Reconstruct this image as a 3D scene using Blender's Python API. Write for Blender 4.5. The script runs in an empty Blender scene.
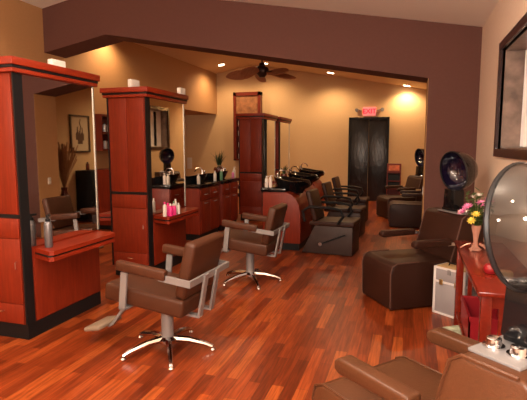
import bpy, bmesh, math, random
from mathutils import Vector, Matrix, Euler
random.seed(7)
SC = bpy.context.scene
COL = SC.collection
PI = math.pi
R = math.radians

# ------------------------------------------------------------------ materials
def new_mat(name):
    m = bpy.data.materials.new(name); m.use_nodes = True
    nt = m.node_tree; b = nt.nodes['Principled BSDF']
    return m, nt, b

def plain(name, col, rough=.5, metal=0, noise=0, scale=8, bump=0, bscale=60, coat=0, spec=.5, stretch=(1, 1, 1)):
    m, nt, b = new_mat(name)
    b.inputs['Base Color'].default_value = (*col, 1)
    b.inputs['Roughness'].default_value = rough
    b.inputs['Metallic'].default_value = metal
    b.inputs['Coat Weight'].default_value = coat
    b.inputs['Specular IOR Level'].default_value = spec
    tc = nt.nodes.new('ShaderNodeTexCoord'); mp = nt.nodes.new('ShaderNodeMapping')
    mp.inputs['Scale'].default_value = stretch
    nt.links.new(tc.outputs['Object'], mp.inputs['Vector'])
    if noise:
        n = nt.nodes.new('ShaderNodeTexNoise'); n.inputs['Scale'].default_value = scale; n.inputs['Detail'].default_value = 6
        nt.links.new(mp.outputs[0], n.inputs['Vector'])
        r = nt.nodes.new('ShaderNodeValToRGB')
        r.color_ramp.elements[0].position = .3; r.color_ramp.elements[1].position = .7
        r.color_ramp.elements[0].color = (*[c*(1-noise) for c in col], 1)
        r.color_ramp.elements[1].color = (*[min(1, c*(1+noise)) for c in col], 1)
        nt.links.new(n.outputs['Fac'], r.inputs[0]); nt.links.new(r.outputs[0], b.inputs['Base Color'])
    if bump:
        n2 = nt.nodes.new('ShaderNodeTexNoise'); n2.inputs['Scale'].default_value = bscale; n2.inputs['Detail'].default_value = 4
        nt.links.new(mp.outputs[0], n2.inputs['Vector'])
        bp = nt.nodes.new('ShaderNodeBump'); bp.inputs['Strength'].default_value = bump; bp.inputs['Distance'].default_value = .01
        nt.links.new(n2.outputs['Fac'], bp.inputs['Height']); nt.links.new(bp.outputs[0], b.inputs['Normal'])
    return m

def wood(name, c1, c2, rough=.35, coat=.15, stretch=(14, 14, 1.2)):
    m, nt, b = new_mat(name)
    tc = nt.nodes.new('ShaderNodeTexCoord'); mp = nt.nodes.new('ShaderNodeMapping')
    mp.inputs['Scale'].default_value = stretch
    nt.links.new(tc.outputs['Object'], mp.inputs['Vector'])
    n = nt.nodes.new('ShaderNodeTexNoise'); n.inputs['Scale'].default_value = 3.0; n.inputs['Detail'].default_value = 8
    n.inputs['Roughness'].default_value = .65; n.inputs['Distortion'].default_value = .4
    nt.links.new(mp.outputs[0], n.inputs['Vector'])
    r = nt.nodes.new('ShaderNodeValToRGB')
    r.color_ramp.elements[0].position = .3; r.color_ramp.elements[1].position = .72
    r.color_ramp.elements[0].color = (*c1, 1); r.color_ramp.elements[1].color = (*c2, 1)
    nt.links.new(n.outputs['Fac'], r.inputs[0]); nt.links.new(r.outputs[0], b.inputs['Base Color'])
    b.inputs['Roughness'].default_value = rough; b.inputs['Coat Weight'].default_value = coat
    b.inputs['Coat Roughness'].default_value = .2; b.inputs['Specular IOR Level'].default_value = .3
    return m

def floor_mat():
    m, nt, b = new_mat('plank_floor')
    L = nt.links.new
    tc = nt.nodes.new('ShaderNodeTexCoord'); mp = nt.nodes.new('ShaderNodeMapping')
    mp.inputs['Rotation'].default_value = (0, 0, PI/2)
    L(tc.outputs['Object'], mp.inputs['Vector'])
    br = nt.nodes.new('ShaderNodeTexBrick')
    br.offset = .37; br.offset_frequency = 2; br.squash = 1
    br.inputs['Scale'].default_value = 1
    br.inputs['Brick Width'].default_value = .62; br.inputs['Row Height'].default_value = .078
    br.inputs['Mortar Size'].default_value = .0012; br.inputs['Bias'].default_value = 0
    br.inputs['Color1'].default_value = (0, 0, 0, 1); br.inputs['Color2'].default_value = (1, 1, 1, 1)
    br.inputs['Mortar'].default_value = (.1, .1, .1, 1)
    L(mp.outputs[0], br.inputs['Vector'])
    ramp = nt.nodes.new('ShaderNodeValToRGB')
    e = ramp.color_ramp.elements
    e[0].position = 0; e[0].color = (.125, .021, .005, 1)
    e[1].position = 1; e[1].color = (.34, .078, .017, 1)
    x = e.new(.35); x.color = (.20, .034, .008, 1)
    x = e.new(.7); x.color = (.28, .052, .012, 1)
    L(br.outputs['Color'], ramp.inputs[0])
    mp2 = nt.nodes.new('ShaderNodeMapping'); mp2.inputs['Scale'].default_value = (26, 1.6, 1)
    L(tc.outputs['Object'], mp2.inputs['Vector'])
    n = nt.nodes.new('ShaderNodeTexNoise'); n.inputs['Scale'].default_value = 2.2; n.inputs['Detail'].default_value = 8; n.inputs['Distortion'].default_value = .6
    L(mp2.outputs[0], n.inputs['Vector'])
    r2 = nt.nodes.new('ShaderNodeValToRGB')
    r2.color_ramp.elements[0].position = .35; r2.color_ramp.elements[0].color = (.62, .55, .5, 1)
    r2.color_ramp.elements[1].position = .68; r2.color_ramp.elements[1].color = (1.25, 1.25, 1.2, 1)
    L(n.outputs['Fac'], r2.inputs[0])
    mx = nt.nodes.new('ShaderNodeMix'); mx.data_type = 'RGBA'; mx.blend_type = 'MULTIPLY'; mx.inputs['Factor'].default_value = 1
    L(ramp.outputs[0], mx.inputs['A']); L(r2.outputs[0], mx.inputs['B'])
    mx2 = nt.nodes.new('ShaderNodeMix'); mx2.data_type = 'RGBA'
    L(br.outputs['Fac'], mx2.inputs['Factor']); L(mx.outputs['Result'], mx2.inputs['A']); mx2.inputs['B'].default_value = (.07, .014, .006, 1)
    L(mx2.outputs['Result'], b.inputs['Base Color'])
    b.inputs['Roughness'].default_value = .33
    b.inputs['Specular IOR Level'].default_value = .35
    return m

def emit(name, col, s):
    m, nt, b = new_mat(name)
    b.inputs['Base Color'].default_value = (*col, 1)
    b.inputs['Emission Color'].default_value = (*col, 1); b.inputs['Emission Strength'].default_value = s
    return m

def glass(name, col, rough=.03, alpha=.4, spec=.6):
    m, nt, b = new_mat(name)
    b.inputs['Base Color'].default_value = (*col, 1); b.inputs['Roughness'].default_value = rough
    b.inputs['Alpha'].default_value = alpha; b.inputs['Specular IOR Level'].default_value = spec
    b.inputs['Coat Weight'].default_value = .6; b.inputs['Coat Roughness'].default_value = .03
    return m

M = dict(
    floor=floor_mat(),
    cherry=wood('cherry_laminate', (.135, .0115, .0032), (.225, .0235, .0062), rough=.45, coat=.03),
    cherry_top=wood('cherry_shelf', (.17, .013, .0035), (.26, .024, .006), rough=.4, coat=.05, stretch=(10, 1.5, 10)),
    table=wood('red_stained_table', (.13, .011, .005), (.20, .019, .008), rough=.22, coat=.2, stretch=(10, 1.5, 10)),
    darkred=wood('dark_red_wood', (.11, .016, .010), (.18, .026, .014)),
    armoire=wood('brown_carved_wood', (.22, .075, .022), (.36, .13, .04)),
    carved=plain('carved_panel', (.26, .105, .04), .6, noise=.35, scale=9, bump=.8, bscale=14),
    black=plain('black_trim', (.006, .006, .007), .5, spec=.25),
    blackgloss=plain('black_gloss', (.006, .006, .007), .14, coat=.15, spec=.35),
    blackdoor=plain('black_door', (.007, .007, .008), .28, spec=.6, bump=1.0, bscale=5, stretch=(4, 1, 1.2)),
    mirror=plain('mirror_glass', (.86, .86, .84), .02, metal=1),
    silveredge=plain('mirror_edge', (.30, .28, .24), .4, metal=.6),
    vinyl=plain('brown_vinyl', (.060, .020, .009), .42, spec=.3, noise=.12, scale=5, bump=.12, bscale=90),
    vinyl2=plain('deep_brown_vinyl', (.030, .010, .006), .45, spec=.25, noise=.1, scale=5, bump=.1, bscale=80),
    tanvinyl=plain('tan_brown_vinyl', (.085, .031, .013), .38, spec=.35, noise=.12, scale=4, bump=.12, bscale=90),
    greyvinyl=plain('grey_brown_vinyl', (.040, .024, .021), .5, spec=.3),
    piping=plain('pale_piping', (.09, .042, .03), .45),
    greymetal=plain('grey_painted_metal', (.24, .23, .23), .4, metal=.25),
    chrome=plain('chrome', (.72, .72, .74), .12, metal=1),
    beigepad=plain('beige_rubber', (.22, .16, .11), .7),
    brownpaint=plain('brown_wall_paint', (.128, .058, .047), .85, spec=.2, noise=.03, scale=30),
    tan=plain('tan_wall_paint', (.46, .25, .105), .8, noise=.03, scale=30),
    yellow=plain('yellow_wall_paint', (.64, .44, .235), .8, noise=.03, scale=30),
    cream=plain('cream_wall_paint', (.78, .62, .48), .8, noise=.03, scale=30),
    ceil=plain('ceiling_paint', (.84, .78, .70), .9),
    ceilback=plain('ceiling_back_paint', (.68, .50, .32), .85),
    darkframe=plain('dark_frame', (.028, .010, .009), .3, coat=.3),
    marble=plain('jamb_stone', (.24, .17, .135), .35, noise=.45, scale=7, coat=.3),
    curtain=plain('pale_curtain', (.85, .83, .84), .8, noise=.12, scale=6),
    nightglass=plain('night_pane', (.01, .011, .014), .06),
    bottlegrey=plain('brushed_grey', (.15, .145, .155), .3, metal=.6),
    white=plain('white_plastic', (.70, .66, .60), .4),
    pink=plain('pink_plastic', (.72, .03, .22), .35),
    green=plain('green_plastic', (.10, .26, .14), .3),
    silver=plain('silver_case', (.36, .345, .36), .4, metal=.3, bump=.3, bscale=150),
    silverrim=plain('aluminium_rim', (.80, .79, .78), .35, metal=.3),
    brass=plain('brass', (.55, .38, .14), .3, metal=.9),
    red=plain('red_lacquer', (.26, .009, .014), .35),
    redpaper=plain('patterned_paper', (.35, .38, .27), .6, noise=.75, scale=16),
    tanleather=plain('pale_tan_leather', (.45, .30, .14), .5),
    leaf=plain('leaf_green', (.055, .10, .02), .5, noise=.4, scale=8),
    leafdark=plain('dark_leaf', (.03, .055, .018), .5),
    reed=plain('dried_reed', (.30, .13, .05), .7),
    petal=plain('pink_petal', (.72, .20, .42), .5, noise=.2, scale=20),
    petaly=plain('yellow_petal', (.80, .60, .08), .5),
    petalw=plain('white_petal', (.75, .68, .62), .5),
    ribbon=plain('copper_glaze', (.50, .27, .20), .2, metal=.3),
    pot=plain('dark_glazed_pot', (.10, .018, .012), .25),
    fanblade=wood('rattan_blade', (.24, .085, .04), (.42, .17, .08), rough=.5, stretch=(3, 12, 3)),
    fanbody=plain('bronze_fan_body', (.035, .016, .012), .35, metal=.4),
    lamp=emit('lamp_glow', (1, .80, .55), 25),
    exitred=emit('exit_red', (1, .01, .03), 1.6),
    exitwhite=emit('exit_white', (1, .30, .30), .42),
    smoke=glass('smoked_plastic', (.025, .017, .014), .04, .55),
    smoke2=glass('clear_grey_plastic', (.012, .012, .012), .04, .86),
    rimdark=plain('dark_rim', (.012, .012, .013), .4, spec=.3),
    violet=plain('dark_violet_liner', (.008, .005, .018), .1, coat=.6),
    paper=plain('cream_paper', (.62, .50, .33), .8),
    ink=plain('sepia_ink', (.10, .045, .02), .7),
    flyer=plain('orange_flyer', (.75, .18, .06), .5, noise=.4, scale=12),
)

# ------------------------------------------------------------------ mesh helpers
class MB:
    def __init__(s): s.bm = bmesh.new()
    def _add(s, t, mat=None):
        if mat is not None: bmesh.ops.transform(t, matrix=mat, verts=t.verts)
        me = bpy.data.meshes.new('t'); t.to_mesh(me); t.free()
        s.bm.from_mesh(me); bpy.data.meshes.remove(me); return s
    def box(s, c, size, rot=(0, 0, 0), bev=0, seg=2):
        t = bmesh.new(); bmesh.ops.create_cube(t, size=1)
        bmesh.ops.scale(t, vec=size, verts=t.verts)
        if bev: bmesh.ops.bevel(t, geom=t.edges[:], offset=bev, segments=seg, profile=.5, affect='EDGES')
        return s._add(t, Matrix.Translation(c) @ Euler(rot).to_matrix().to_4x4())
    def b2(s, a, b, bev=0, seg=2):
        return s.box([(a[i]+b[i])/2 for i in range(3)], [abs(b[i]-a[i]) for i in range(3)], bev=bev, seg=seg)
    def prism(s, pts, axis, a, b, bev=0, seg=2, mat=None):
        """polygon pts in the plane normal to axis, extruded a..b"""
        t = bmesh.new()
        def P(u, v, w): return {'x': (w, u, v), 'y': (u, w, v), 'z': (u, v, w)}[axis]
        A = [t.verts.new(P(u, v, a)) for u, v in pts]; B = [t.verts.new(P(u, v, b)) for u, v in pts]
        n = len(pts); t.faces.new(A); t.faces.new(B[::-1])
        for i in range(n): t.faces.new((A[i], B[i], B[(i+1) % n], A[(i+1) % n]))
        bmesh.ops.recalc_face_normals(t, faces=t.faces)
        if bev: bmesh.ops.bevel(t, geom=t.edges[:], offset=bev, segments=seg, profile=.5, affect='EDGES')
        return s._add(t, mat)
    def lathe(s, prof, seg=20, mat=None, cap=True):
        t = bmesh.new(); rings = []
        for r, z in prof:
            rings.append([t.verts.new((r*math.cos(2*PI*i/seg), r*math.sin(2*PI*i/seg), z)) for i in range(seg)])
        for a, b in zip(rings, rings[1:]):
            for i in range(seg): t.faces.new((a[i], a[(i+1) % seg], b[(i+1) % seg], b[i]))
        if cap:
            t.faces.new(rings[0][::-1]); t.faces.new(rings[-1])
        bmesh.ops.remove_doubles(t, verts=t.verts, dist=1e-5)
        bmesh.ops.recalc_face_normals(t, faces=t.faces)
        return s._add(t, mat)
    def cyl(s, p, q, r, r2=None, seg=14):
        p = Vector(p); q = Vector(q); d = q-p
        m = Matrix.Translation(p) @ d.to_track_quat('Z', 'Y').to_matrix().to_4x4()
        return s.lathe([(r, 0), (r2 if r2 is not None else r, d.length)], seg, m)
    def tube(s, pts, r, seg=8, rs=None):
        pts = [Vector(p) for p in pts]; t = bmesh.new(); rings = []
        up = Vector((0, 0, 1)); prev = None
        for i, p in enumerate(pts):
            d = (pts[min(i+1, len(pts)-1)]-pts[max(i-1, 0)]).normalized()
            if prev is None:
                u = d.orthogonal().normalized()
            else:
                u = (prev - d*prev.dot(d)).normalized()
            prev = u; v = d.cross(u); rr = rs[i] if rs else r
            rings.append([t.verts.new(p+(u*math.cos(2*PI*k/seg)+v*math.sin(2*PI*k/seg))*rr) for k in range(seg)])
        for a, b in zip(rings, rings[1:]):
            for k in range(seg): t.faces.new((a[k], a[(k+1) % seg], b[(k+1) % seg], b[k]))
        t.faces.new(rings[0][::-1]); t.faces.new(rings[-1])
        bmesh.ops.recalc_face_normals(t, faces=t.faces)
        return s._add(t)
    def flatbar(s, pts, w, th, axis=(0, 1, 0)):
        """rectangular-section bar following pts; axis = direction of the width"""
        pts = [Vector(p) for p in pts]; t = bmesh.new(); rings = []
        ax = Vector(axis).normalized()
        for i, p in enumerate(pts):
            d0 = (p-pts[i-1]).normalized() if i else (pts[1]-p).normalized()
            d1 = (pts[i+1]-p).normalized() if i < len(pts)-1 else d0
            d = (d0+d1).normalized(); n = d.cross(ax).normalized()
            k = 1/max(.4, d.dot(d0))
            rings.append([t.verts.new(p+ax*w/2*a+n*th/2*b*k) for a, b in ((1, 1), (-1, 1), (-1, -1), (1, -1))])
        for a, b in zip(rings, rings[1:]):
            for k in range(4): t.faces.new((a[k], a[(k+1) % 4], b[(k+1) % 4], b[k]))
        t.faces.new(rings[0][::-1]); t.faces.new(rings[-1])
        bmesh.ops.recalc_face_normals(t, faces=t.faces)
        return s._add(t)
    def sphere(s, c, r, sc=(1, 1, 1), u=16, v=10):
        t = bmesh.new(); bmesh.ops.create_uvsphere(t, u_segments=u, v_segments=v, radius=r)
        return s._add(t, Matrix.Translation(c) @ Matrix.Diagonal((*sc, 1)))
    def quad(s, pts):
        s.bm.faces.new([s.bm.verts.new(p) for p in pts]); return s
    def build(s, name, mat, parent=None, smooth=True, ang=38):
        me = bpy.data.meshes.new(name)
        if smooth:
            for f in s.bm.faces: f.smooth = True
            for e in s.bm.edges:
                if len(e.link_faces) == 2: e.smooth = e.calc_face_angle(0) < R(ang)
        s.bm.to_mesh(me); s.bm.free()
        me.materials.append(M[mat])
        o = bpy.data.objects.new(name, me); COL.objects.link(o)
        if parent is not None: o.parent = parent
        return o

def tag(o, label=None, cat=None, group=None, kind=None):
    if label: o['label'] = label
    if cat: o['category'] = cat
    if group: o['group'] = group
    if kind: o['kind'] = kind
    return o
def thing(name, label, cat, loc=(0, 0, 0), rz=0, group=None):
    o = bpy.data.objects.new(name, None); o.empty_display_size = .1; COL.objects.link(o)
    o.location = loc; o.rotation_euler = (0, 0, rz)
    return tag(o, label, cat, group)
def copy_tree(o, parent=None, label=None, loc=None, rz=None, group=None):
    c = o.copy(); COL.objects.link(c)
    if parent is not None: c.parent = parent
    if label: c['label'] = label
    if group: c['group'] = group
    if loc is not None: c.location = loc
    if rz is not None: c.rotation_euler = (0, 0, rz)
    for ch in list(o.children):
        copy_tree(ch, c)
    return c
def struct(o): o['kind'] = 'structure'; return o

# ------------------------------------------------------------------ the room
XL, XR, YF, YB, YB2, YK = -5.5, .765, -1.6, 6.2, 6.68, 13.1
RX, RZ, SL = -4.38, 3.81, .18
XREC, ZREC, YR = -7.0, 2.43, 8.2
def cz(x): return RZ-SL*abs(x-RX)
T = .15
struct(MB().b2((XREC-T, YF-T, -.1), (XR+.4, YK+T, 0)).build('floor', 'floor'))
cb = MB()
cb.prism([(XL-T, cz(XL-T)), (RX, RZ), (XR+T, cz(XR+T)), (XR+T, cz(XR+T)+.12), (RX, RZ+.12), (XL-T, cz(XL-T)+.12)], 'y', YF-T, YB+.2)
ceil_f = struct(cb.build('ceiling', 'ceil', smooth=False))
cb = MB()
cb.prism([(XL-T, cz(XL-T)), (RX, RZ), (XR+T, cz(XR+T)), (XR+T, cz(XR+T)+.12), (RX, RZ+.12), (XL-T, cz(XL-T)+.12)], 'y', YB+.2, YK+T)
struct(cb.build('ceiling_back', 'ceilback', smooth=False))
# left wall: full height in front, deep recess below the bulkhead beyond the beam
struct(MB().b2((XL-T, YF, 0), (XL, YR, cz(XL)+.05)).build('wall_left', 'tan'))
struct(MB().b2((XREC, YR, ZREC), (XL, YK, cz(XL)+.05)).build('wall_left_bulkhead', 'tan'))
struct(MB().b2((XREC-T, YR-T, 0), (XREC, YK, ZREC+.1)).b2((XREC, YR-T, 0), (XL-T, YR, ZREC+.1)).build('wall_left_recess', 'yellow'))
# back wall, front wall
struct(MB().prism([(XREC-T, 0), (XR+T, 0), (XR+T, cz(XR)), (RX, RZ+.02), (XL, cz(XL)+.02), (XREC-T, cz(XL)+.02)], 'y', YK, YK+T).build('wall_back', 'yellow'))
struct(MB().prism([(XL-T, 0), (XR+T, 0), (XR+T, cz(XR)), (RX, RZ+.02), (XL-T, cz(XL))], 'y', YF-T, YF).build('wall_front', 'cream'))
# right wall with two window openings (built from solid pieces)
def wall_with_windows(name, y0, y1, wins, mat):
    b = MB(); top = cz(XR)+.05; ys = y0; TH = .3
    for (wy0, wy1, z0, z1) in wins:
        b.b2((XR, ys, 0), (XR+TH, wy0, top)); b.b2((XR, wy0, 0), (XR+TH, wy1, z0)); b.b2((XR, wy0, z1), (XR+TH, wy1, top)); ys = wy1
    b.b2((XR, ys, 0), (XR+TH, y1, top))
    return struct(b.build(name, mat, smooth=False))
W1 = (3.0, 4.75, 1.475, 2.35); W2 = (10.55, 11.6, 1.47, 2.45)
wall_with_windows('wall_right', YF, YB, [W1], 'cream')
wall_with_windows('wall_right_back', YB, YK, [W2], 'yellow')
def window(name, w, parted):
    y0, y1, z0, z1 = w; f = .07
    root = MB()
    # dark frame on the wall face
    root.b2((XR-.025, y0-f, z0-f), (XR+.02, y1+f, z0)).b2((XR-.025, y0-f, z1), (XR+.02, y1+f, z1+f))
    root.b2((XR-.025, y0-f, z0), (XR+.02, y0, z1)).b2((XR-.025, y1, z0), (XR+.02, y1+f, z1))
    o = struct(root.build(name, 'darkframe'))
    j = MB(); e = .012
    j.b2((XR+.02, y0, z0), (XR+.2, y1, z0+e)).b2((XR+.02, y0, z1-e), (XR+.2, y1, z1)).b2((XR+.02, y0, z0), (XR+.2, y0+e, z1)).b2((XR+.02, y1-e, z0), (XR+.2, y1, z1))
    j.build('window_jamb', 'marble', o)
    s = MB(); g = .035
    s.b2((XR+.2, y0, z0), (XR+.23, y1, z0+g)).b2((XR+.2, y0, z1-g), (XR+.23, y1, z1)).b2((XR+.2, y0, z0), (XR+.23, y0+g, z1)).b2((XR+.2, y1-g, z0), (XR+.23, y1, z1))
    s.b2((XR+.2, (y0+y1)/2-.015, z0), (XR+.225, (y0+y1)/2+.015, z1))
    s.build('window_sash', 'white', o)
    MB().b2((XR+.235, y0, z0), (XR+.24, y1, z1)).build('window_pane', 'nightglass', o)
    # hanging curtain with folds
    spans = [(y0+.04, y1-.04)] if not parted else [(y0+.05, y0+.26), (y0+.42, y0+.60), (y1-.30, y1-.05)]
    c = MB()
    for a, b_ in spans:
        n = max(8, int((b_-a)/.02)); t = bmesh.new(); pr_ = None
        for i in range(n+1):
            y = a+(b_-a)*i/n; x = XR+.172+.012*math.sin(i*1.25)
            v = [t.verts.new((x, y, z0+.02)), t.verts.new((x, y, z1-.02)), t.verts.new((x+.004, y, z1-.02)), t.verts.new((x+.004, y, z0+.02))]
            if pr_:
                for k in range(4): t.faces.new((pr_[k], pr_[(k+1) % 4], v[(k+1) % 4], v[k]))
            pr_ = v
        c._add(t)
    c.build('curtain', 'curtain', o)
window('window_1', W1, False); window('window_2', W2, True)
# gabled header beam + pillar (one brown partition)
BZ = 3.147
def bot(x): return BZ-.18*abs(x-RX)
PX = .19
struct(MB().prism([(XL, bot(XL)), (RX, BZ), (PX, bot(PX)), (PX, 0), (XR, 0), (XR, cz(XR)), (RX, RZ), (XL, cz(XL))], 'y', YB, YB2).build('wall_middle', 'brownpaint', smooth=False))
struct(MB().b2((PX-.006, YB+.004, 0), (PX, YB2-.002, bot(PX))).build('wall_middle_jamb', 'tan'))
# baseboards
struct(MB().b2((XR-.014, YF, 0), (XR, YB, .1)).build('baseboard_right', 'darkframe'))
struct(MB().b2((XR-.014, YB2, 0), (XR, YK, .1)).build('baseboard_right_back', 'darkframe'))
struct(MB().b2((XREC, YK-.014, 0), (-1.61, YK, .1)).b2((-.54, YK-.014, 0), (XR-.014, YK, .1)).build('baseboard_back', 'darkframe'))
struct(MB().b2((XL, YF, 0), (XL+.014, YB, .1)).build('baseboard_left', 'darkframe'))
# back door: wide black double door
d = struct(MB().b2((-1.61, YK-.05, 0), (-1.56, YK, 2.27)).b2((-.59, YK-.05, 0), (-.54, YK, 2.27)).b2((-1.61, YK-.05, 2.21), (-.54, YK, 2.27)).build('door_1', 'black'))
for x0, x1 in ((-1.56, -1.08), (-1.07, -.59)):
    MB().b2((x0, YK-.03, .01), (x1, YK-.002, 2.22), bev=.004).build('door_leaf', 'blackdoor', d)
MB().cyl((-1.13, YK-.03, 1.02), (-1.13, YK-.08, 1.02), .012).cyl((-1.13, YK-.08, 1.02), (-1.13, YK-.08, .9), .010).build('door_handle', 'fanbody', d)

# exit sign with two emergency lamp heads
ex = thing('exit_sign', 'lit red EXIT sign with two lamp heads above the black back door', 'exit sign', (-1.07, YK, 2.42))
MB().b2((-.17, -.07, -.115), (.17, -.001, .115), bev=.012).build('sign_box', 'exitwhite', ex)
def text_mesh(txt, size, mat, parent, loc, rot, name='lettering', depth=.004):
    cu = bpy.data.curves.new('txt', 'FONT'); cu.body = txt; cu.size = size; cu.extrude = depth; cu.align_x = 'CENTER'; cu.align_y = 'CENTER'; cu.offset = size*.02
    tmp = bpy.data.objects.new('txt', cu); COL.objects.link(tmp)
    bpy.context.view_layer.update()
    me = bpy.data.meshes.new_from_object(tmp.evaluated_get(bpy.context.evaluated_depsgraph_get()))
    bpy.data.objects.remove(tmp)
    me.materials.clear(); me.materials.append(M[mat])
    o = bpy.data.objects.new(name, me); COL.objects.link(o); o.parent = parent; o.location = loc; o.rotation_euler = rot
    return o
text_mesh('EXIT', .175, 'exitred', ex, (0, -.076, 0), (PI/2, 0, 0))
for s in (-1, 1):
    MB().cyl((s*.19, -.03, .02), (s*.30, -.03, .05), .012).lathe([(.03, 0), (.05, .05), (.052, .06), (.001, .062)], 14, Matrix.Translation((s*.31, -.03, .05)) @ Euler((R(100), 0, s*R(25))).to_matrix().to_4x4()).build('lamp_head', 'greymetal', ex)

# recessed downlights in the back ceiling
def tilt_at(x): return math.atan(SL)*(1 if x > RX else -1)
spots = [(-4.98, 12.2, 'leftmost small round recessed ceiling light, over the bulkhead side'), (-3.78, 12.3, 'recessed ceiling light just behind the ceiling fan'),
         (-2.02, 12.4, 'recessed ceiling light between the fan and the exit sign'), (-.13, 12.85, 'recessed ceiling light nearest the brown pillar')]
for x, y, lab in spots:
    t = thing('ceiling_light', lab, 'ceiling light', (x, y, cz(x)-.001), 0, 'recessed ceiling lights')
    t.rotation_euler = (0, tilt_at(x), 0)
    MB().lathe([(.085, 0), (.105, 0), (.105, -.012), (.085, -.012), (.085, 0)], 24, cap=False).build('trim_ring', 'white', t)
    MB().lathe([(.001, -.004), (.084, -.004), (.084, -.010), (.001, -.010)], 24, cap=False).build('lens', 'lamp', t)

# ------------------------------------------------------------------ ceiling fan
def ceiling_fan(x, y, z):
    t = thing('ceiling_fan', 'dark ceiling fan with leaf-shaped woven blades hanging on a rod', 'ceiling fan', (x, y, z), R(-32))
    MB().cyl((0, 0, .1), (0, 0, cz(x)-z), .014).lathe([(.02, 0), (.075, .07), (.075, .09)], 18, Matrix.Translation((0, 0, cz(x)-z-.085))).build('rod', 'fanbody', t)
    MB().lathe([(.001, -.13), (.05, -.125), (.085, -.08), (.12, -.04), (.125, .02), (.10, .06), (.06, .08), (.05, .13), (.001, .135)], 24, cap=False).build('motor', 'fanbody', t)
    for k in range(5):
        a = 2*PI*k/5
        pts = []
        prof = [(.14, .03), (.22, .08), (.32, .115), (.44, .13), (.55, .11), (.64, .07), (.70, .015)]
        pts = [(r, w) for r, w in prof]+[(r, -w) for r, w in reversed(prof)]
        m = Matrix.Rotation(a, 4, 'Z') @ Matrix.Translation((0, 0, -.035)) @ Matrix.Rotation(R(5), 4, 'Y') @ Matrix.Rotation(R(32), 4, 'X')
        MB().prism(pts, 'z', -.006, .006, mat=m).build('blade', 'fanblade', t)
        b = MB(); b.flatbar([(.09, 0, 0), (.2, 0, .012), (.27, 0, .012)], .035, .008)
        bmesh.ops.transform(b.bm, matrix=m, verts=b.bm.verts); b.build('blade_arm', 'fanbody', t)
ceiling_fan(-2.66, 8.5, 2.89)

# ------------------------------------------------------------------ styling stations (double-sided towers)
SW, SD, SH = .5, .92, 2.14      # x width, y depth, height
def make_station(label):
    t = thing('styling_station', label, 'styling station', (0, 0, 0), 0, 'red wood mirror towers')
    # origin at the near right corner (mirror side) on the floor; body goes to -x and +y
    MB().b2((-SW+.012, .012, .12), (-.012, SD-.0, SH-.1)).build('tower_body', 'cherry', t)
    MB().b2((-SW+.03, .015, 0), (-.006, SD-.01, .12)).build('kick_plate', 'black', t)
    for s in (0, 1):
        x = -.012 if s == 0 else -SW+.012; e = .012 if s == 0 else -.012
        MB().b2((x-e*.2, 0, .12), (x+e, .085, SH-.1)).build('corner_trim', 'black', t)
        MB().b2((x, .085, .72), (x+e*.5, SD-.012, SH-.11)).build('mirror', 'mirror', t)
        MB().b2((x, SD-.012, .72), (x+e*1.1, SD, SH-.11)).build('mirror_edge', 'silveredge', t)
        MB().b2((x, .10, .125), (x+e*.8, SD-.01, .62), bev=.003).build('lower_panel', 'cherry', t)
        sx = 1 if s == 0 else -1
        xs = 0 if s == 0 else -SW
        # shelf: two wood layers round a black line
        def sh(o1, z0, z1, mat, name, par):
            return MB().prism([(xs-sx*.012, .13), (xs+sx*(.19-o1), .055), (xs+sx*(.215-o1), .075), (xs+sx*(.21-o1), SD-.06), (xs+sx*(.15-o1), SD), (xs-sx*.012, SD)], 'z', z0, z1).build(name, mat, par)
        shelf = sh(0, .672, .705, 'cherry_top', 'shelf', t)
        sh(.012, .657, .672, 'black', 'shelf_band', shelf); sh(0, .625, .657, 'cherry_top', 'shelf_underside', shelf)
    # cornice: layered top
    def ring(o, z0, z1, mat, name, par):
        return MB().b2((-SW-o, -o, z0), (o, SD+o*.7, z1), bev=.004).build(name, mat, par)
    c = ring(.05, SH-.055, SH, 'cherry_top', 'cornice', t)
    ring(.035, SH-.075, SH-.055, 'black', 'cornice_band', c); ring(.03, SH-.105, SH-.075, 'cherry_top', 'cornice_underside', c)
    # front: upper door pair, drawer, lower door, bottom drawer
    def panel(z0, z1, x0, x1, name):
        return MB().b2((x0, 0, z0), (x1, .014, z1), bev=.004).build(name, 'cherry', t)
    def handle(par, x, z, w=.07):
        MB().tube([(x-w/2, .002, z), (x-w/2+.006, -.018, z), (x+w/2-.006, -.018, z), (x+w/2, .002, z)], .004, 6).build('handle', 'chrome', par)
    mid = -SW/2
    panel(.985, SH-.11, -SW+.03, mid-.002, 'upper_door'); panel(.985, SH-.11, mid+.002, -.03, 'upper_door')
    MB().b2((-SW+.02, .004, .955), (-.02, .02, .983)).build('seam_band', 'black', t)
    dr = panel(.80, .952, -SW+.03, -.03, 'drawer')
    ld = panel(.285, .795, -SW+.03, -.03, 'lower_door')
    bd = panel(.125, .28, -SW+.03, -.03, 'bottom_drawer')
    handle(bd, mid, .22)
    MB().tube([(-.07, .002, .62), (-.07, -.014, .615), (-.07, -.014, .565), (-.07, .002, .56)], .004, 6).build('handle', 'chrome', ld)
    return t
ST = [(2.80, 'red wood mirror tower nearest the camera, at the left edge'), (4.61, 'red wood mirror tower with pink bottles on its shelf'),
      (8.9, 'red wood mirror tower behind the farther styling chair'), (10.15, 'farthest red wood mirror tower, mostly hidden behind another')]
SX = -2.775
st0 = make_station(ST[0][1]); st0.location = (SX, ST[0][0], 0)
for y, lab in ST[1:]: copy_tree(st0, None, lab, (SX, y, 0))
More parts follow.
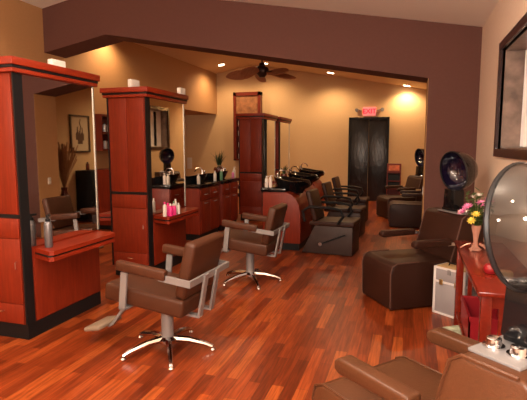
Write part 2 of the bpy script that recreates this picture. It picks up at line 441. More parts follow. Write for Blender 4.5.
# white boxes on the tower tops
def white_box(x, y, label, w=.15, hh=.075):
    t = thing('speaker_box', label, 'small box', (x, y, SH+.0005), R(-6), 'white boxes on tower tops')
    MB().b2((-.025, -w/2, 0), (.025, w/2, hh), bev=.006).build('housing', 'white', t)
    g = MB()
    for k in range(5): g.b2((.0245, -w*.4, .012+k*.011), (.0275, w*.4, .017+k*.011))
    g.build('grille', 'white', t)
white_box(-2.86, 3.36, 'white box on top of the tower nearest the camera', .15)
white_box(-3.0, 4.74, 'white box on the front end of the second tower', .15, .10)
white_box(-2.76, 5.43, 'white box on the back end of the second tower', .12, .08)

# ------------------------------------------------------------------ bottles
def bottle(name, label, x, y, z, h, r, mat, cap='white', group=None, pump=False, capr=.55):
    t = thing(name, label, 'bottle', (x, y, z+.0008), random.uniform(0, 6), group)
    MB().lathe([(.001, 0), (r*.95, 0), (r, .005), (r, h*.72), (r*.8, h*.80), (r*.42, h*.84), (r*.42, h*.86), (.001, h*.86)], 16, cap=False).build('bottle_body', mat, t)
    if pump:
        MB().cyl((0, 0, h*.83), (0, 0, h*.91), r*.6).cyl((0, 0, h*.9), (0, 0, h), r*.3).box((r*.5, 0, h), (r*1.9, r*.6, h*.06), bev=.001).build('pump', cap, t)
    else:
        MB().cyl((0, 0, h*.86), (0, 0, h), r*capr, r*capr*.9).build('cap', cap, t)
    return t
zs = .705
bottle('spray_bottle', 'silver bottle with a black pump on the nearest shelf', -2.70, 2.985, zs, .25, .031, 'bottlegrey', 'black', None, True)
sp = [(-2.63, 4.71, .165, .022, 'white', 'pink'), (-2.585, 4.76, .14, .026, 'pink', 'white'), (-2.64, 4.80, .145, .026, 'pink', 'pink'), (-2.59, 4.855, .13, .026, 'pink', 'white'),
      (-2.62, 4.91, .15, .02, 'white', 'green'), (-2.58, 4.95, .13, .018, 'white', 'white'), (-2.635, 4.98, .17, .018, 'white', 'white')]
labs = ['white bottle with pink cap, first in the shelf row', 'front pink bottle with white cap in the shelf row', 'all pink bottle at the mirror in the shelf row', 'third pink bottle of the shelf row, white cap',
        'white bottle with green cap in the shelf row', 'short thin white bottle near the end of the shelf row', 'tall thin white bottle, last in the shelf row']
for (x, y, h, r, m, c), lab in zip(sp, labs): bottle('hair_product_bottle', lab, x, y, zs, h, r, m, c, 'bottles on the second tower shelf')

# ------------------------------------------------------------------ styling chairs
def make_styling_chair(label):
    t = thing('styling_chair', label, 'salon chair', (0, 0, 0), 0, 'hydraulic styling chairs')
    up = []
    up.append(MB().box((.045, 0, .44), (.64, .50, .125), bev=.022, seg=3).build('seat', 'vinyl', t))
    b = MB().box((0, 0, 0), (.085, .46, .40), bev=.026, seg=3)
    bmesh.ops.transform(b.bm, matrix=Matrix.Translation((-.255, 0, .70)) @ Euler((0, R(-8), 0)).to_matrix().to_4x4(), verts=b.bm.verts)
    up.append(b.build('backrest', 'vinyl', t))
    for s in (-1, 1):
        y = s*.285
        up.append(MB().box((.04, y, .668), (.39, .055, .068), bev=.012, seg=3).build('armrest', 'vinyl', t))
        up.append(MB().box((.175, y, .49), (.05, .016, .27)).b2((.15, min(y+s*.008, s*.1), .355), (.20, max(y+s*.008, s*.1), .37)).build('front_post', 'greymetal', t))
        up.append(MB().flatbar([(-.350, s*.085, .67), (-.325, s*.085, .36), (-.20, s*.085, .352)], .05, .016, (0, 1, 0)).build('rear_post', 'greymetal', t))
    # back rail from arm to arm behind the backrest
    up.append(MB().flatbar([(-.10, .285, .645), (-.335, .285, .645), (-.335, -.285, .645), (-.10, -.285, .645)], .045, .016, (0, 0, 1)).build('arm_rail', 'greymetal', t))
    th = R(-6); pz = .38
    for o in up:     # the whole seat leans back a little on its column
        o.rotation_euler = (0, th, 0); o.location = Vector((0, 0, pz))-Matrix.Rotation(th, 3, 'Y') @ Vector((0, 0, pz))
    MB().cyl((0, 0, .09), (0, 0, .37), .045, seg=24).cyl((0, 0, .335), (0, 0, .382), .065, seg=24).build('hydraulic_column', 'greymetal', t)
    MB().lathe([(.001, .06), (.07, .06), (.075, .085), (.055, .10), (.05, .105), (.001, .105)], 24, cap=False).build('hub', 'chrome', t)
    for k in range(5):
        a = R(-90+72*k)
        c, s_ = math.cos(a), math.sin(a)
        b = MB().tube([(.04*c, .04*s_, .085), (.16*c, .16*s_, .078), (.28*c, .28*s_, .05), (.335*c, .335*s_, .028)], .02, 8, [.026, .023, .018, .015])
        lg = b.build('base_leg', 'chrome', t)
        MB().lathe([(.001, 0), (.02, 0), (.022, .006), (.014, .018), (.001, .02)], 12, Matrix.Translation((.335*c, .335*s_, 0)), cap=False).build('glide', 'chrome', lg)
    MB().flatbar([(-.02, -.06, .30), (-.04, -.16, .29), (-.10, -.27, .27)], .02, .012, (0, 0, 1)).build('foot_pump_lever', 'chrome', t)
    MB().flatbar([(.18, .0, .375), (.30, .0, .37), (.49, .0, .13), (.53, 0, .105)], .035, .02, (0, 1, 0)).build('footrest_arm', 'greymetal', t)
    MB().box((.59, 0, .115), (.15, .28, .035), rot=(0, R(12), 0), bev=.014, seg=3).build('footrest', 'beigepad', t)
    return t
sc = make_styling_chair('brown styling chair nearest the camera, beside the big tower'); sc.location = (-1.67, 2.99, 0); sc.rotation_euler.z = R(176)
copy_tree(sc, None, 'farther brown styling chair in the aisle before the far tower', (-1.66, 4.86, 0), R(178))
copy_tree(sc, None, 'styling chair behind the two nearest towers, only its footrest in the gap', (-4.70, 5.35, 0), R(2))

# ------------------------------------------------------------------ dryer chairs
def make_dryer_chair(label, mat, shell, hy=0):
    """faces +x; origin on the floor under the middle of the seat"""
    t = thing('dryer_chair', label, 'hair dryer chair', (0, 0, 0), 0, 'chairs with hood dryers')
    W = .27
    pts = [(-.30, .01), (.335, .01), (.345, .35), (.325, .415), (.275, .44), (-.30, .44)]
    seat = MB().prism(pts, 'y', -W, W, bev=.014, seg=3).build('seat', mat, t)
    for s in (-1, 1):
        MB().tube([(.340, s*(W-.006), .03), (.347, s*(W-.006), .35), (.330, s*(W-.006), .415), (.275, s*(W-.006), .442), (.05, s*(W-.006), .443)], .006, 6).build('piping', 'piping' if mat != 'tanvinyl' else mat, seat)
    bp = [(-.60, .01), (-.28, .01), (-.27, .44), (-.38, .83), (-.42, .855), (-.62, .855), (-.64, .83)]
    back = MB().prism(bp, 'y', -.29, .29, bev=.014, seg=3).build('backrest', mat, t)
    for s in (-1, 1):
        MB().tube([(-.272, s*.287, .30), (-.272, s*.287, .44), (-.325, s*.287, .62), (-.378, s*.287, .825), (-.42, s*.287, .857), (-.60, s*.287, .857)], .007, 6).build('piping', 'piping' if mat != 'tanvinyl' else mat, back)
        y = s*.285
        ar = MB().prism([(-.25, .59), (.11, .575), (.14, .59), (.14, .625), (.11, .645), (-.25, .645)], 'y', y-.038, y+.038, bev=.012, seg=3).build('armrest', mat, t)
        MB().flatbar([(-.22, s*.305, .60), (-.36, s*.305, .60)], .03, .012, (0, 0, 1)).cyl((-.34, s*.285, .60), (-.34, s*.32, .60), .018).build('arm_bracket', 'chrome', ar)
    # control plate and knobs on top of the back
    pl = MB().b2((-.575, -.12, .854), (-.405, .235, .866), bev=.003).build('control_plate', 'greymetal', t)
    for kx in (-.445, -.525):
        MB().lathe([(.034, 0), (.034, .006), (.025, .008), (.023, .028), (.019, .031), (.001, .032)], 18, Matrix.Translation((kx, .16, .866)), cap=False).build('knob', 'chrome', pl)
    cx = -.50
    MB().b2((cx-.07, -.09, .867), (cx+.07, .09, .895), bev=.008).prism([(cx-.065, .89), (cx+.065, .89), (cx+.055, 1.075), (cx-.055, 1.075)], 'y', -.078+hy*.3, .078+hy*.4, bev=.008).build('dryer_column', 'blackgloss', t)
    # hood: open bowl tipped forward and down
    h = Matrix.Translation((cx+.02, hy, 1.25)) @ Euler((0, R(98), 0)).to_matrix().to_4x4()
    # profile in the hood's own axis: opening at z=0 facing +z, dome behind
    prof = []; n = 12
    for i in range(n+1):
        a = PI/2*i/n; prof.append((.198*math.cos(a)**.85 if i < n else .001, -.23*math.sin(a)))
    inner = [(max(.001, r-.012), z+.010) for r, z in reversed(prof[:])]
    hood = MB().lathe(prof, 36, h, cap=False).build('dryer_hood', shell, t)
    MB().lathe([(.200, -.008), (.204, 0), (.200, .008), (.193, .008), (.190, 0), (.193, -.008), (.200, -.008)], 36, h, cap=False).build('hood_rim', 'rimdark', hood)
    prof2 = [(.196, 0), (.185, -.06), (.15, -.12), (.09, -.155), (.001, -.165)]
    if shell == 'smoke':
        MB().lathe(prof2, 30, h, cap=False).build('hood_liner', 'violet', hood)
        g = MB()
    else:
        # visible motor and vent ring inside the clear hood
        MB().lathe([(.001, -.235), (.05, -.23), (.06, -.19), (.075, -.15), (.07, -.13), (.001, -.125)], 20, h, cap=False).build('hood_vent', 'rimdark', hood)
    return t
dA = make_dryer_chair('dark brown hood dryer chair beside the silver case, before the pillar', 'vinyl2', 'smoke')
aA = math.atan2(-.55, -.83)
dA.location = (.015, 4.70, 0); dA.rotation_euler.z = aA
copy_tree(dA, None, 'dark hood dryer chair just behind the brown pillar', (.0, 9.20, 0), R(184))
copy_tree(dA, None, 'farthest dark dryer chair, beyond the one behind the pillar', (-.22, 10.3, 0), R(208))
dE = make_dryer_chair('tan brown hood dryer chair in the right foreground, seen from behind', 'tanvinyl', 'smoke2', .09)
aE = R(139)
dE.location = (.045, 2.0, 0); dE.rotation_euler.z = aE

# ------------------------------------------------------------------ console table on the right wall
tx0, tx1, ty0, ty1, tz = .40, .745, 2.72, 4.13, .72
t = thing('console_table', 'red stained slatted wooden table against the cream wall, flowers on it', 'table', ((tx0+tx1)/2, (ty0+ty1)/2, 0))
hx, hy = (tx1-tx0)/2, (ty1-ty0)/2
MB().b2((-hx-.02, -hy-.03, tz-.028), (hx, hy+.03, tz), bev=.006).build('tabletop', 'table', t)
for sx in (-1, 1):
    for sy in (-1, 1):
        MB().b2((sx*(hx-.055)-.0 if sx < 0 else hx-.055, sy*hy-(.055 if sy > 0 else 0), 0), (-hx if sx < 0 else hx, sy*hy+(.055 if sy < 0 else 0), tz-.028), bev=.004).build('leg', 'table', t)
MB().b2((-hx+.01, -hy+.055, tz-.10), (-hx+.03, hy-.055, tz-.028)).b2((hx-.03, -hy+.055, tz-.10), (hx-.01, hy-.055, tz-.028)).b2((-hx+.055, -hy+.015, tz-.10), (hx-.055, -hy+.035, tz-.028)).b2((-hx+.055, hy-.035, tz-.10), (hx-.055, hy-.015, tz-.028)).build('apron', 'table', t)
MB().b2((-hx+.01, -hy+.01, .11), (hx-.01, hy-.01, .135)).build('lower_shelf', 'table', t)
for sy in (-1, 1):
    y = sy*(hy-.027)
    for k in range(3):
        x = -hx+.11+k*.075
        MB().b2((x-.017, y-.008, .135), (x+.017, y+.008, tz-.10)).build('slat', 'table', t)
# things on and under the table
v = thing('flower_vase', 'copper vase of pink and yellow flowers on the console table', 'vase of flowers', (.495, 3.79, tz+.0008))
MB().lathe([(.001, 0), (.042, 0), (.045, .008), (.02, .03), (.015, .06), (.022, .12), (.034, .17), (.033, .19), (.028, .19), (.018, .12), (.001, .10)], 20, cap=False).build('vase', 'ribbon', v)
rb = MB()
for k in range(5):
    a = k*1.3+.4; rb.tube([(.03*math.cos(a), .03*math.sin(a), .05), (.07*math.cos(a), .07*math.sin(a), .035), (.105*math.cos(a), .105*math.sin(a), .004+.005)], .006, 6)
rb.build('ribbon_bow', 'ribbon', v)
stems = MB(); leaves = MB(); flowers = []
for k in range(26):
    a = random.uniform(0, 2*PI); rr = random.uniform(.02, .12); zt = random.uniform(.24, .42)
    tip = (rr*math.cos(a), rr*math.sin(a), zt); stems.tube([(0, 0, .12), (rr*.4*math.cos(a), rr*.4*math.sin(a), .12+(zt-.12)*.6), tip], .0025, 5)
    for q in range(7):
        f = random.uniform(.4, 1.12); p = Vector((rr*f*math.cos(a), rr*f*math.sin(a), .14+(zt-.14)*f)); b = random.uniform(0, 6.28); L = random.uniform(.04, .08)
        e = p+Vector((L*math.cos(b), L*math.sin(b), L*random.uniform(-.2, .7))); n = Vector((-math.sin(b), math.cos(b), .2))*.012
        m_ = (p+e)/2; leaves.quad([p, m_+n, e, m_-n])
stems.build('stem', 'leaf', v); leaves.build('leaves', 'leaf', v, smooth=False)
def blossom(par, p, r, mat):
    b = MB(); ax = Vector(p)-Vector((0, 0, .15)); q = ax.to_track_quat('Z', 'Y').to_matrix().to_4x4()
    for layer in range(2):
        for k in range(9):
            a = 2*PI*k/9+layer*.35; c, s_ = math.cos(a), math.sin(a); rr = r*(1-.3*layer); zz = r*(.15+.3*layer)
            pts = [(0, 0, 0), (rr*.6*math.cos(a-.28), rr*.6*math.sin(a-.28), zz*.6), (rr*c, rr*s_, zz), (rr*.6*math.cos(a+.28), rr*.6*math.sin(a+.28), zz*.6)]
            b.quad([Matrix.Translation(p) @ q @ Vector(x) for x in pts])
    b.sphere(p, r*.22, u=8, v=6)
    b.build('flower', mat, par)
for (x, y, z, r, m_) in [(-.10, -.02, .29, .05, 'petal'), (-.075, -.07, .335, .045, 'petal'), (.02, -.09, .36, .05, 'petal'), (.07, -.05, .385, .045, 'petal'), (-.03, .02, .40, .035, 'petalw'),
                      (-.02, -.10, .285, .035, 'petaly'), (-.045, -.09, .235, .035, 'petaly'), (.055, -.10, .30, .04, 'petalw'), (.09, .04, .36, .045, 'petal'), (.03, .09, .34, .045, 'petal'), (.0, -.05, .42, .03, 'petalw')]:
    blossom(v, (x, y, z), r, m_)
o = MB().lathe([(.001, 0), (.03, .002), (.042, .02), (.042, .04), (.03, .056), (.008, .06), (.001, .055)], 18, cap=False).build('trinket_bowl', 'red')
o.location = (.50, 3.11, tz+.001); tag(o, 'small red round trinket on the console table under the big hood', 'ornament')
o = MB().box((0, 0, .0275), (.08, .045, .055), rot=(0, 0, 0), bev=.02, seg=3).build('small_pouch', 'tanleather')
o.location = (.565, 3.0, tz+.001); o.rotation_euler.z = R(-25); tag(o, 'small tan pouch beside the red trinket on the table', 'pouch')

def case(x, y, rz):
    t = thing('makeup_case', 'silver aluminium beauty case with brass latches standing on the floor', 'case', (x, y, 0), rz)
    w, dd, hh = .30, .19, .43
    MB().b2((-w/2, -dd/2, .005), (w/2, dd/2, .30), bev=.008).build('case_body', 'silver', t)
    MB().b2((-w/2, -dd/2, .305), (w/2, dd/2, hh), bev=.008).build('lid', 'silver', t)
    r_ = MB()
    for sx in (-1, 1):
        for sy in (-1, 1): r_.b2((sx*w/2-.012, sy*dd/2-.012, .001), (sx*w/2+.012 if 0 else sx*w/2+.004*sx, sy*dd/2+.004*sy, hh+.003)) if 0 else r_.box((sx*(w/2-.006), sy*(dd/2-.006), hh/2+.001), (.022, .022, hh), bev=.004)
    for z in (.012, .30, hh-.006):
        r_.box((0, -dd/2, z), (w, .01, .018)); r_.box((-w/2, 0, z), (.01, dd, .018)); r_.box((w/2, 0, z), (.01, dd, .018))
    r_.build('edge_trim', 'silverrim', t)
    for xx, zz in ((-.075, .30), (.075, .30)):
        MB().box((xx, -dd/2-.007, zz), (.035, .012, .05), bev=.004).build('latch', 'brass', t)
    MB().box((0, -dd/2-.007, .40), (.03, .012, .045), bev=.004).build('lock', 'greymetal', t)
    MB().b2((-w/2+.015, -dd/2+.012, hh), (w/2-.015, dd/2-.012, hh+.008), bev=.002).build('tray_top', 'tanleather', t)
    MB().tube([(-.07, 0, hh+.006), (-.06, 0, hh+.03), (.06, 0, hh+.03), (.07, 0, hh+.006)], .007, 8).build('handle', 'black', t)
case(.425, 4.385, R(-38))
rbx = thing('red_storage_box', 'dark red open box on the lower shelf of the console table', 'box', (.555, 3.62, .136))
MB().b2((-.13, -.24, 0), (.13, .24, .014)).b2((-.13, -.24, 0), (-.118, .24, .20)).b2((.118, -.24, 0), (.13, .24, .20)).b2((-.13, -.24, 0), (.13, -.228, .20)).b2((-.13, .228, 0), (.13, .24, .20)).build('box_body', 'red', rbx)
MB().b2((-.135, -.245, .17), (-.13, .245, .205)).b2((-.135, .24, .17), (.135, .245, .205)).b2((-.135, -.245, .17), (.135, -.24, .205)).build('box_rim', 'red', rbx)
mg = thing('magazine', 'crumpled green and white patterned paper under the console table', 'paper', (.42, 3.78, 0), R(20))
MB().box((0, 0, .035), (.17, .30, .05), rot=(R(4), R(-6), 0), bev=.012, seg=2).build('pages', 'redpaper', mg)

# ------------------------------------------------------------------ shampoo units
def make_shampoo(label, group):
    """client side faces +x, back (with drawers) faces -x; origin at near-back floor corner... x 0..0.58, y 0..0.78"""
    t = thing('shampoo_unit', label, 'shampoo station', (0, 0, 0), 0, group)
    prof = [(0, .10), (.0, .84), (.34, .84), (.42, .81), (.49, .74), (.53, .66), (.555, .55), (.56, .10)]
    MB().prism(prof, 'y', 0, .78, bev=.004).build('cabinet', 'cherry', t)
    MB().b2((.02, .01, 0), (.54, .77, .10)).build('kick_plate', 'black', t)
    top = MB().prism([(-.03, .84), (-.03, .90), (.10, .90), (.34, .89), (.34, .84)], 'y', -.02, .80, bev=.005).build('countertop', 'blackgloss', t)
    # bowl: boat-shaped basin with a neck notch toward the chair
    b = MB(); tt = bmesh.new(); rings = []
    secs = [(.165, .0, .80), (.20, .02, .86), (.27, .02, .95), (.285, .02, .985), (.265, .0, .985), (.225, .0, .94), (.16, .0, .86), (.02, .0, .83)]
    N = 28
    for r_, dz, z in secs:
        ring = []
        for i in range(N):
            a = 2*PI*i/N; x = .34+r_*1.0*math.cos(a); y = .39+r_*1.06*math.sin(a)
            notch = max(0, math.cos(a)-.82)*.32 if z > .9 else 0
            ring.append(tt.verts.new((x, y, z-notch+(.11*max(0, -math.cos(a)+.3)*.45 if z > .9 else 0))))
        rings.append(ring)
    for p, q in zip(rings, rings[1:]):
        for i in range(N): tt.faces.new((p[i], p[(i+1) % N], q[(i+1) % N], q[i]))
    tt.faces.new(rings[0][::-1]); tt.faces.new(rings[-1]); bmesh.ops.recalc_face_normals(tt, faces=tt.faces)
    b._add(tt); bowl = b.build('bowl', 'blackgloss', t)
    MB().tube([(.13, .39, .95), (.13, .39, 1.10), (.16, .39, 1.14), (.24, .39, 1.13), (.27, .39, 1.08)], .012, 8).build('faucet', 'chrome', bowl)
    MB().cyl((.14, .29, .95), (.14, .29, 1.06), .02).sphere((.14, .29, 1.08), .024, u=10, v=8).build('tap', 'chrome', bowl)
    for k, (y0, y1) in enumerate(((.02, .385), (.395, .76))):
        d1 = MB().b2((-.014, y0, .64), (0, y1, .82), bev=.003).build('drawer', 'cherry', t)
        d2 = MB().b2((-.014, y0, .12), (0, y1, .63), bev=.003).build('cupboard_door', 'cherry', t)
        for d_, z in ((d1, .73), (d2, .59)):
            c = (y0+y1)/2; MB().tube([(-.012, c-.05, z), (-.034, c-.045, z), (-.034, c+.045, z), (-.012, c+.05, z)], .005, 6).build('handle', 'greymetal', d_)
    return t
GR, GL = 'shampoo units facing right', 'shampoo units facing left'
sh0 = make_shampoo('nearest shampoo unit of the right row, curved red side panel', GR); sh0.location = (-2.02, 6.5, 0)
copy_tree(sh0, None, 'middle shampoo unit of the right row, behind the nearest curved one', (-2.16, 7.85, 0))
copy_tree(sh0, None, 'farthest shampoo unit of the right row, toward the back door', (-2.30, 9.3, 0))
# left row faces -x (rotated 180: origin at far front corner)
copy_tree(sh0, None, 'nearest shampoo unit of the left row, beside the second tower', (-3.13, 7.50, 0), PI, GL)
copy_tree(sh0, None, 'farther shampoo unit of the left row, before the far tower', (-3.13, 8.42, 0), PI, GL)

zc = .907
for x, y, h, m_, lab in [(-3.175, 7.44, .17, 'white', 'white pump bottle on the nearest left shampoo unit'), (-3.175, 6.78, .16, 'white', 'white pump bottle nearest the second tower on a left shampoo unit'),
                         (-3.165, 7.70, .19, 'green', 'green bottle on the corner of the left shampoo counter'), (-3.175, 8.37, .2, 'white', 'tall white pump bottle near the pedestal plant'), (-3.175, 8.30, .13, 'petal', 'small pale pink bottle farther along the left counter')]:
    bottle('shampoo_bottle', lab, x, y, zc-.006, h, .026, m_, 'white', 'shampoo bottles on the counters', True)
for x, y, h, m_, lab in [(-1.98, 6.545, .16, 'white', 'first white pump bottle on the nearest right shampoo unit'), (-1.92, 6.545, .17, 'petalw', 'second white pump bottle on the nearest right shampoo unit'),
                         (-2.115, 8.58, .17, 'white', 'white pump bottle on the middle right shampoo unit'), (-2.04, 8.59, .15, 'pink', 'pink bottle on the middle right shampoo unit')]:
    bottle('shampoo_bottle', lab, x, y, zc-.006, h, .026, m_, 'white', 'shampoo bottles on the counters', True)

def grass_plant(x, y, z, label, n=46, hgt=.42, spread=.22, pot=True, mat='leafdark', name='potted_plant', poth=.22, pr=1):
    t = thing(name, label, 'plant', (x, y, z+.0008))
    if pot:
        MB().lathe([(q*pr, z_) for q, z_ in [(.001, 0), (.10, 0), (.11, .012), (.05, .02), (.045, .05), (.10, poth*.55), (.115, poth-.04), (.10, poth), (.085, poth), (.08, poth-.03), (.001, poth-.03)]], 20, cap=False).build('pot', 'pot', t)
    b = MB()
    for k in range(n):
        a = random.uniform(0, 2*PI); s_ = random.uniform(.2, 1)*spread; hh = hgt*random.uniform(.65, 1)
        c, d_ = math.cos(a), math.sin(a)
        P = [Vector((c*s_*f**2.0+.02*c, d_*s_*f**2.0+.02*d_, poth-.03+hh*(f-.25*f*f*(s_/spread)))) for f in (0, .35, .7, 1)]
        wv = Vector((-d_, c, 0))
        ws = (.006, .009, .007, .001)
        for i in range(3): b.quad([P[i]-wv*ws[i], P[i]+wv*ws[i], P[i+1]+wv*ws[i+1], P[i+1]-wv*ws[i+1]])
    b.build('leaves', mat, t, smooth=False)
    return t
t = thing('plant_stand', 'dark pedestal stand under the spiky grass plant before the far tower', 'plant stand', (-3.60, 8.66, 0))
MB().lathe([(.001, 0), (.15, 0), (.15, .03), (.05, .06), (.035, .40), (.05, .78), (.13, .82), (.14, .86), (.001, .86)], 20, cap=False).build('pedestal', 'darkred', t)
grass_plant(-3.60, 8.66, .86, 'spiky green grass plant in a dark red pot on a pedestal')
grass_plant(-2.085, 7.93, zc-.006, 'small spiky grass plant on the middle right shampoo unit', 26, .22, .13, poth=.12, pr=.5)
# dried reeds in a floor vase behind the pillar (seen in the mirrors)
t = thing('reed_vase', 'tall dark floor vase of dried reeds behind the brown pillar', 'vase', (.50, 7.16, 0))
MB().lathe([(.001, 0), (.09, 0), (.11, .05), (.13, .3), (.09, .55), (.05, .68), (.06, .74), (.05, .74), (.001, .60)], 20, cap=False).build('vase', 'pot', t)
b = MB()
for k in range(95):
    a = random.uniform(0, 2*PI); s_ = random.uniform(.0, .27); hh = random.uniform(.55, .9)
    b.tube([(0, 0, .68), (s_*.4*math.cos(a), s_*.4*math.sin(a), .68+hh*.5), (s_*math.cos(a), s_*math.sin(a), .68+hh)], .004, 4, [.002, .004, .009])
b.build('reeds', 'reed', t)
t = thing('side_cabinet', 'low black cabinet below the framed picture, seen in the nearest mirror', 'cabinet', (.555, 7.98, 0))
MB().b2((-.17, -.20, .05), (.19, .20, 1.02), bev=.006).build('cabinet_body', 'black', t)
MB().b2((-.15, -.18, 0), (.17, .18, .05)).build('plinth', 'darkframe', t)
MB().b2((-.184, -.19, .08), (-.17, -.003, 1.0), bev=.003).build('door', 'black', t); MB().b2((-.184, .003, .08), (-.17, .19, 1.0), bev=.003).build('door', 'black', t)
bottle('dark_bottle', 'small dark red bottle on the low black cabinet behind the pillar', .58, 7.95, 1.02, .16, .035, 'darkred', 'black')
# framed picture on the right back wall (seen in the nearest mirror)
t = thing('framed_picture', 'dark framed sepia picture of bottles on the right back wall', 'picture', (XR, 7.98, 1.74))
f = .035; hw, hh = .29, .37
MB().b2((-.03, -hw, -hh), (0, hw, -hh+f)).b2((-.03, -hw, hh-f), (0, hw, hh)).b2((-.03, -hw, -hh), (0, -hw+f, hh)).b2((-.03, hw-f, -hh), (0, hw, hh)).build('frame', 'darkframe', t)
MB().b2((-.012, -hw+f, -hh+f), (-.002, hw-f, hh-f)).build('print', 'paper', t)
b = MB()
for yy, zz, r_ in ((0, -.2, .075), (.07, -.13, .05), (-.07, -.12, .055)):
    b.lathe([(.001, 0), (r_, 0), (r_, .12), (r_*.3, .17), (r_*.3, .26), (.001, .26)], 16, Matrix.Translation((-.013, yy, zz)) @ Matrix.Diagonal((.02, 1, 1, 1)), cap=False)
b.tube([(-.0135, .0, .05), (-.0135, .03, .14), (-.0135, -.01, .22), (-.0135, .02, .29)], .008, 6)
b.build('drawing', 'ink', t)

# ------------------------------------------------------------------ shampoo recliners
def make_recliner(label):
    """faces +x, back reclines toward -x; origin on floor under the middle"""
    t = thing('shampoo_chair', label, 'shampoo chair', (0, 0, 0), 0, 'reclining shampoo chairs')
    bx = MB().prism([(-.36, .005), (.36, .005), (.36, .40), (-.17, .40)], 'y', -.25, .25, bev=.01, seg=2).build('base', 'greyvinyl', t)
    MB().prism([(-.25, .40), (.36, .40), (.385, .43), (.37, .475), (-.25, .455)], 'y', -.26, .26, bev=.014, seg=3).build('seat', 'vinyl2', t)
    b = MB().box((0, 0, 0), (.075, .44, .44), bev=.028, seg=3)
    bmesh.ops.transform(b.bm, matrix=Matrix.Translation((-.235, 0, .665)) @ Euler((0, R(-15), 0)).to_matrix().to_4x4(), verts=b.bm.verts)
    b.build('backrest', 'vinyl2', t)
    for s in (-1, 1):
        y = s*.30
        MB().tube([(-.30, y, .46), (-.33, y, .60), (-.24, y, .665), (.05, y, .665), (.20, y, .64), (.24, y, .55), (.16, y, .44)], .02, 8).build('arm_loop', 'black', t)
    lv = MB().flatbar([(-.10, -.27, .14), (.27, -.27, .30)], .014, .022, (0, 1, 0)).build('lever', 'black', t)
    MB().cyl((-.08, -.25, .15), (-.08, -.292, .15), .026).build('lever_pivot', 'chrome', lv)
    return t
rc = make_recliner('nearest reclining shampoo chair with a lever on its grey side'); rc.location = (-1.04, 6.62, 0); rc.rotation_euler.z = R(-5)
copy_tree(rc, None, 'second reclining shampoo chair, behind the nearest one', (-1.08, 8.05, 0), R(-5))
copy_tree(rc, None, 'farthest reclining shampoo chair, toward the black back door', (-1.14, 9.5, 0), R(-3))

copy_tree(rc, None, 'shampoo chair of the left row beyond the nearest left unit', (-4.11, 7.12, 0), R(180), 'shampoo chairs facing left')
copy_tree(rc, None, 'shampoo chair of the left row in front of the pedestal plant, facing away', (-4.11, 8.06, 0), R(180), 'shampoo chairs facing left')
# ------------------------------------------------------------------ far things
# carved wall cabinet
t = thing('wall_cabinet', 'tall carved wooden cabinet high on the back wall behind the far tower', 'cabinet', (-4.50, YK, 0))
MB().b2((-.41, -.20, 1.08), (-.33, 0, 3.03)).b2((.33, -.20, 1.08), (.41, 0, 3.03)).b2((-.41, -.20, 2.93), (.41, 0, 3.03)).b2((-.41, -.20, 1.08), (.41, 0, 1.13)).b2((-.33, -.02, 1.13), (.33, 0, 2.93)).build('frame', 'darkred', t)
MB().b2((-.33, -.17, 2.36), (.33, -.13, 2.93)).build('carved_panel', 'carved', t)
for z in (1.45, 1.78, 2.08, 2.33): MB().b2((-.33, -.19, z-.012), (.33, -.02, z+.012)).build('shelf', 'darkred', t)
k = 0
for z, nm in ((1.13, 'lowest'), (1.462, 'second'), (1.792, 'third'), (2.092, 'top')):
    for x, side in ((-4.76, 'left'), (-4.61, 'right')):
        bottle('display_bottle', 'small bottle at the %s of the %s shelf in the tall wall cabinet' % (side, nm), x, YK-.10, z, .19, .035, ('white', 'silverrim', 'petalw')[k % 3], 'white', 'bottles in the wall cabinet'); k += 1
# left storage seen in the gap between the two nearest towers
t = thing('storage_cabinet', 'dark red storage cabinet at the left, seen between the two nearest towers', 'cabinet', (-5.24, 7.45, 0))
MB().b2((-.25, -.30, .08), (.25, .45, 1.08)).build('cabinet_body', 'cherry', t)
MB().b2((-.23, -.28, 0), (.22, .43, .08)).build('kick_plate', 'black', t)
MB().b2((.25, -.28, .10), (.264, .07, 1.06), bev=.003).build('door', 'cherry', t); MB().b2((.25, .08, .10), (.264, .43, 1.06), bev=.003).build('door', 'cherry', t)
t = thing('retail_shelf', 'dark red wall shelf of bottles above the left storage cabinet', 'shelf', (XL+.021, 7.45, 0))
MB().b2((0, -.30, 1.42), (.30, .45, 1.45)).b2((.0, -.30, 1.72), (.30, .45, 1.75)).b2((.0, -.30, 2.02), (.30, .45, 2.06)).b2((0, -.32, 1.42), (.30, -.30, 2.06)).b2((0, .45, 1.42), (.30, .47, 2.06)).b2((-.02, -.32, 1.42), (0, .47, 2.06)).build('shelf_case', 'darkred', t)
for i in range(5):
    for z, nm in ((1.45, 'lower'), (1.75, 'upper')):
        bottle('retail_bottle', '%s of five bottles on the %s tier of the left wall shelf' % (('nearest', 'second', 'middle', 'fourth', 'farthest')[i], nm), XL+.2, 7.25+.12*i, z, .17, .03, ('white', 'silverrim', 'petalw')[i % 3], 'black', 'bottles on the left wall shelf')
# reception cabinet near the back door
t = thing('magazine_cabinet', 'small red cabinet with orange flyers standing right of the black door', 'cabinet', (-.36, 12.3, 0))
MB().b2((-.17, -.14, 0), (-.15, .14, 1.06)).b2((.15, -.14, 0), (.17, .14, 1.06)).b2((-.15, .12, 0), (.15, .14, 1.06)).b2((-.15, -.14, .84), (.15, .12, 1.06)).b2((-.15, -.13, .04), (.15, .12, .06)).b2((-.15, -.13, .42), (.15, .12, .44)).b2((-.15, -.13, .62), (.15, .12, .64)).build('cabinet_body', 'cherry', t)
MB().b2((-.13, -.146, .89), (.13, -.14, 1.03)).build('flyer_panel', 'flyer', t)
for z in (.06, .44, .64): MB().b2((-.14, -.11, z), (.14, .11, z+.15)).build('dark_interior', 'black', t)  # black blocks fill the open bays as a dark shelf interior
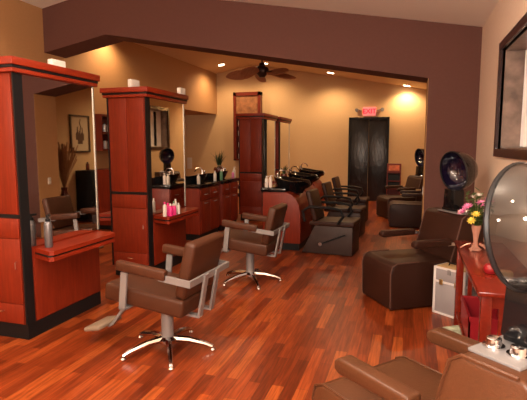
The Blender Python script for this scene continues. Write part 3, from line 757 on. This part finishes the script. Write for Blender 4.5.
# outlet plates
t = thing('wall_plate', 'cream switch plate on the far back wall beside the second tower', 'switch plate', (-6.42, YK, .98))
MB().b2((-.08, -.012, -.17), (.08, 0, .17), bev=.004).build('plate', 'white', t); MB().b2((-.02, -.02, -.03), (.02, -.012, .03)).build('switch', 'white', t)
t = thing('wall_outlet', 'cream outlet on the tan inner side of the brown pillar, seen in the nearest mirror', 'outlet', (PX-.006, YB+.24, .92), -PI/2)
MB().b2((-.035, -.008, -.057), (.035, 0, .057), bev=.003).build('plate', 'white', t)
MB().b2((-.015, -.011, .01), (.015, -.008, .035)).build('socket', 'petalw', t); MB().b2((-.015, -.011, -.035), (.015, -.008, -.01)).build('socket', 'petalw', t)

# ------------------------------------------------------------------ lights
def spot(x, y, z, power, col=(1, .58, .27), size=R(120), tgt=None, rad=.06, blend=.8):  # serves the recessed downlights and the added fill spots
    l = bpy.data.lights.new('downlight_or_fill', 'SPOT'); l.energy = power; l.color = col; l.spot_size = size; l.spot_blend = blend; l.shadow_soft_size = rad
    o = bpy.data.objects.new('downlight_or_fill', l); COL.objects.link(o); o.location = (x, y, z)
    if tgt: o.rotation_euler = (Vector(tgt)-Vector((x, y, z))).to_track_quat('-Z', 'Y').to_euler()
    return o
WARM = (1, .66, .36)
for x, y, _ in spots: spot(x, y, cz(x)-.06, 100, WARM, R(150))
for x, y in ((-5.15, 7.7), (-1.2, 9.2), (-3.6, 9.6), (-.1, 9.4)): spot(x, y, cz(x)-.06, 95, WARM, R(150))  # first read off the left wall glow; other three unseen, added as fill
# unseen fill spots added above and behind the frame; first follows left wall glow
for x, y, p in ((-5.0, 4.4, 70), (-3.3, 2.0, 60), (-1.2, 3.4, 70), (-3.4, 4.9, 50), (-1.2, .6, 70)): spot(x, y, cz(x)-.06, p, (1, .70, .45), R(140))
# added fill lights without fixtures, out of view, to brighten the front room
def point(name, loc, p, col, rad):
    l = bpy.data.lights.new(name, 'POINT'); l.energy = p; l.color = col; l.shadow_soft_size = rad
    o = bpy.data.objects.new(name, l); COL.objects.link(o); o.location = loc
point('fill_light', (-1.0, -.8, 2.3), 150, (1, .82, .66), .15)
point('fill_light', (-1.2, 1.9, 2.62), 115, (1, .84, .69), .12)
point('fill_light', (-3.6, -.6, 2.3), 110, (1, .82, .66), .15)
point('camera_flash', (-.02, .02, 1.60), 140, (1, .93, .86), .03)
w = bpy.data.worlds.new('world'); SC.world = w; w.use_nodes = True
w.node_tree.nodes['Background'].inputs[0].default_value = (.02, .02, .03, 1); w.node_tree.nodes['Background'].inputs[1].default_value = 1

# ------------------------------------------------------------------ camera
cam = bpy.data.cameras.new('camera'); cam.sensor_width = 36; cam.lens = 470*36/527; cam.clip_start = .02
co = bpy.data.objects.new('camera', cam); COL.objects.link(co); co.location = (0, 0, 1.5)
co.rotation_euler = (R(90-6.554), 0, R(17.206))
SC.camera = co
SC.view_settings.view_transform = 'Standard'; SC.view_settings.look = 'None'; SC.view_settings.gamma = 1
SC.view_settings.use_curve_mapping = False; SC.view_settings.exposure = 0
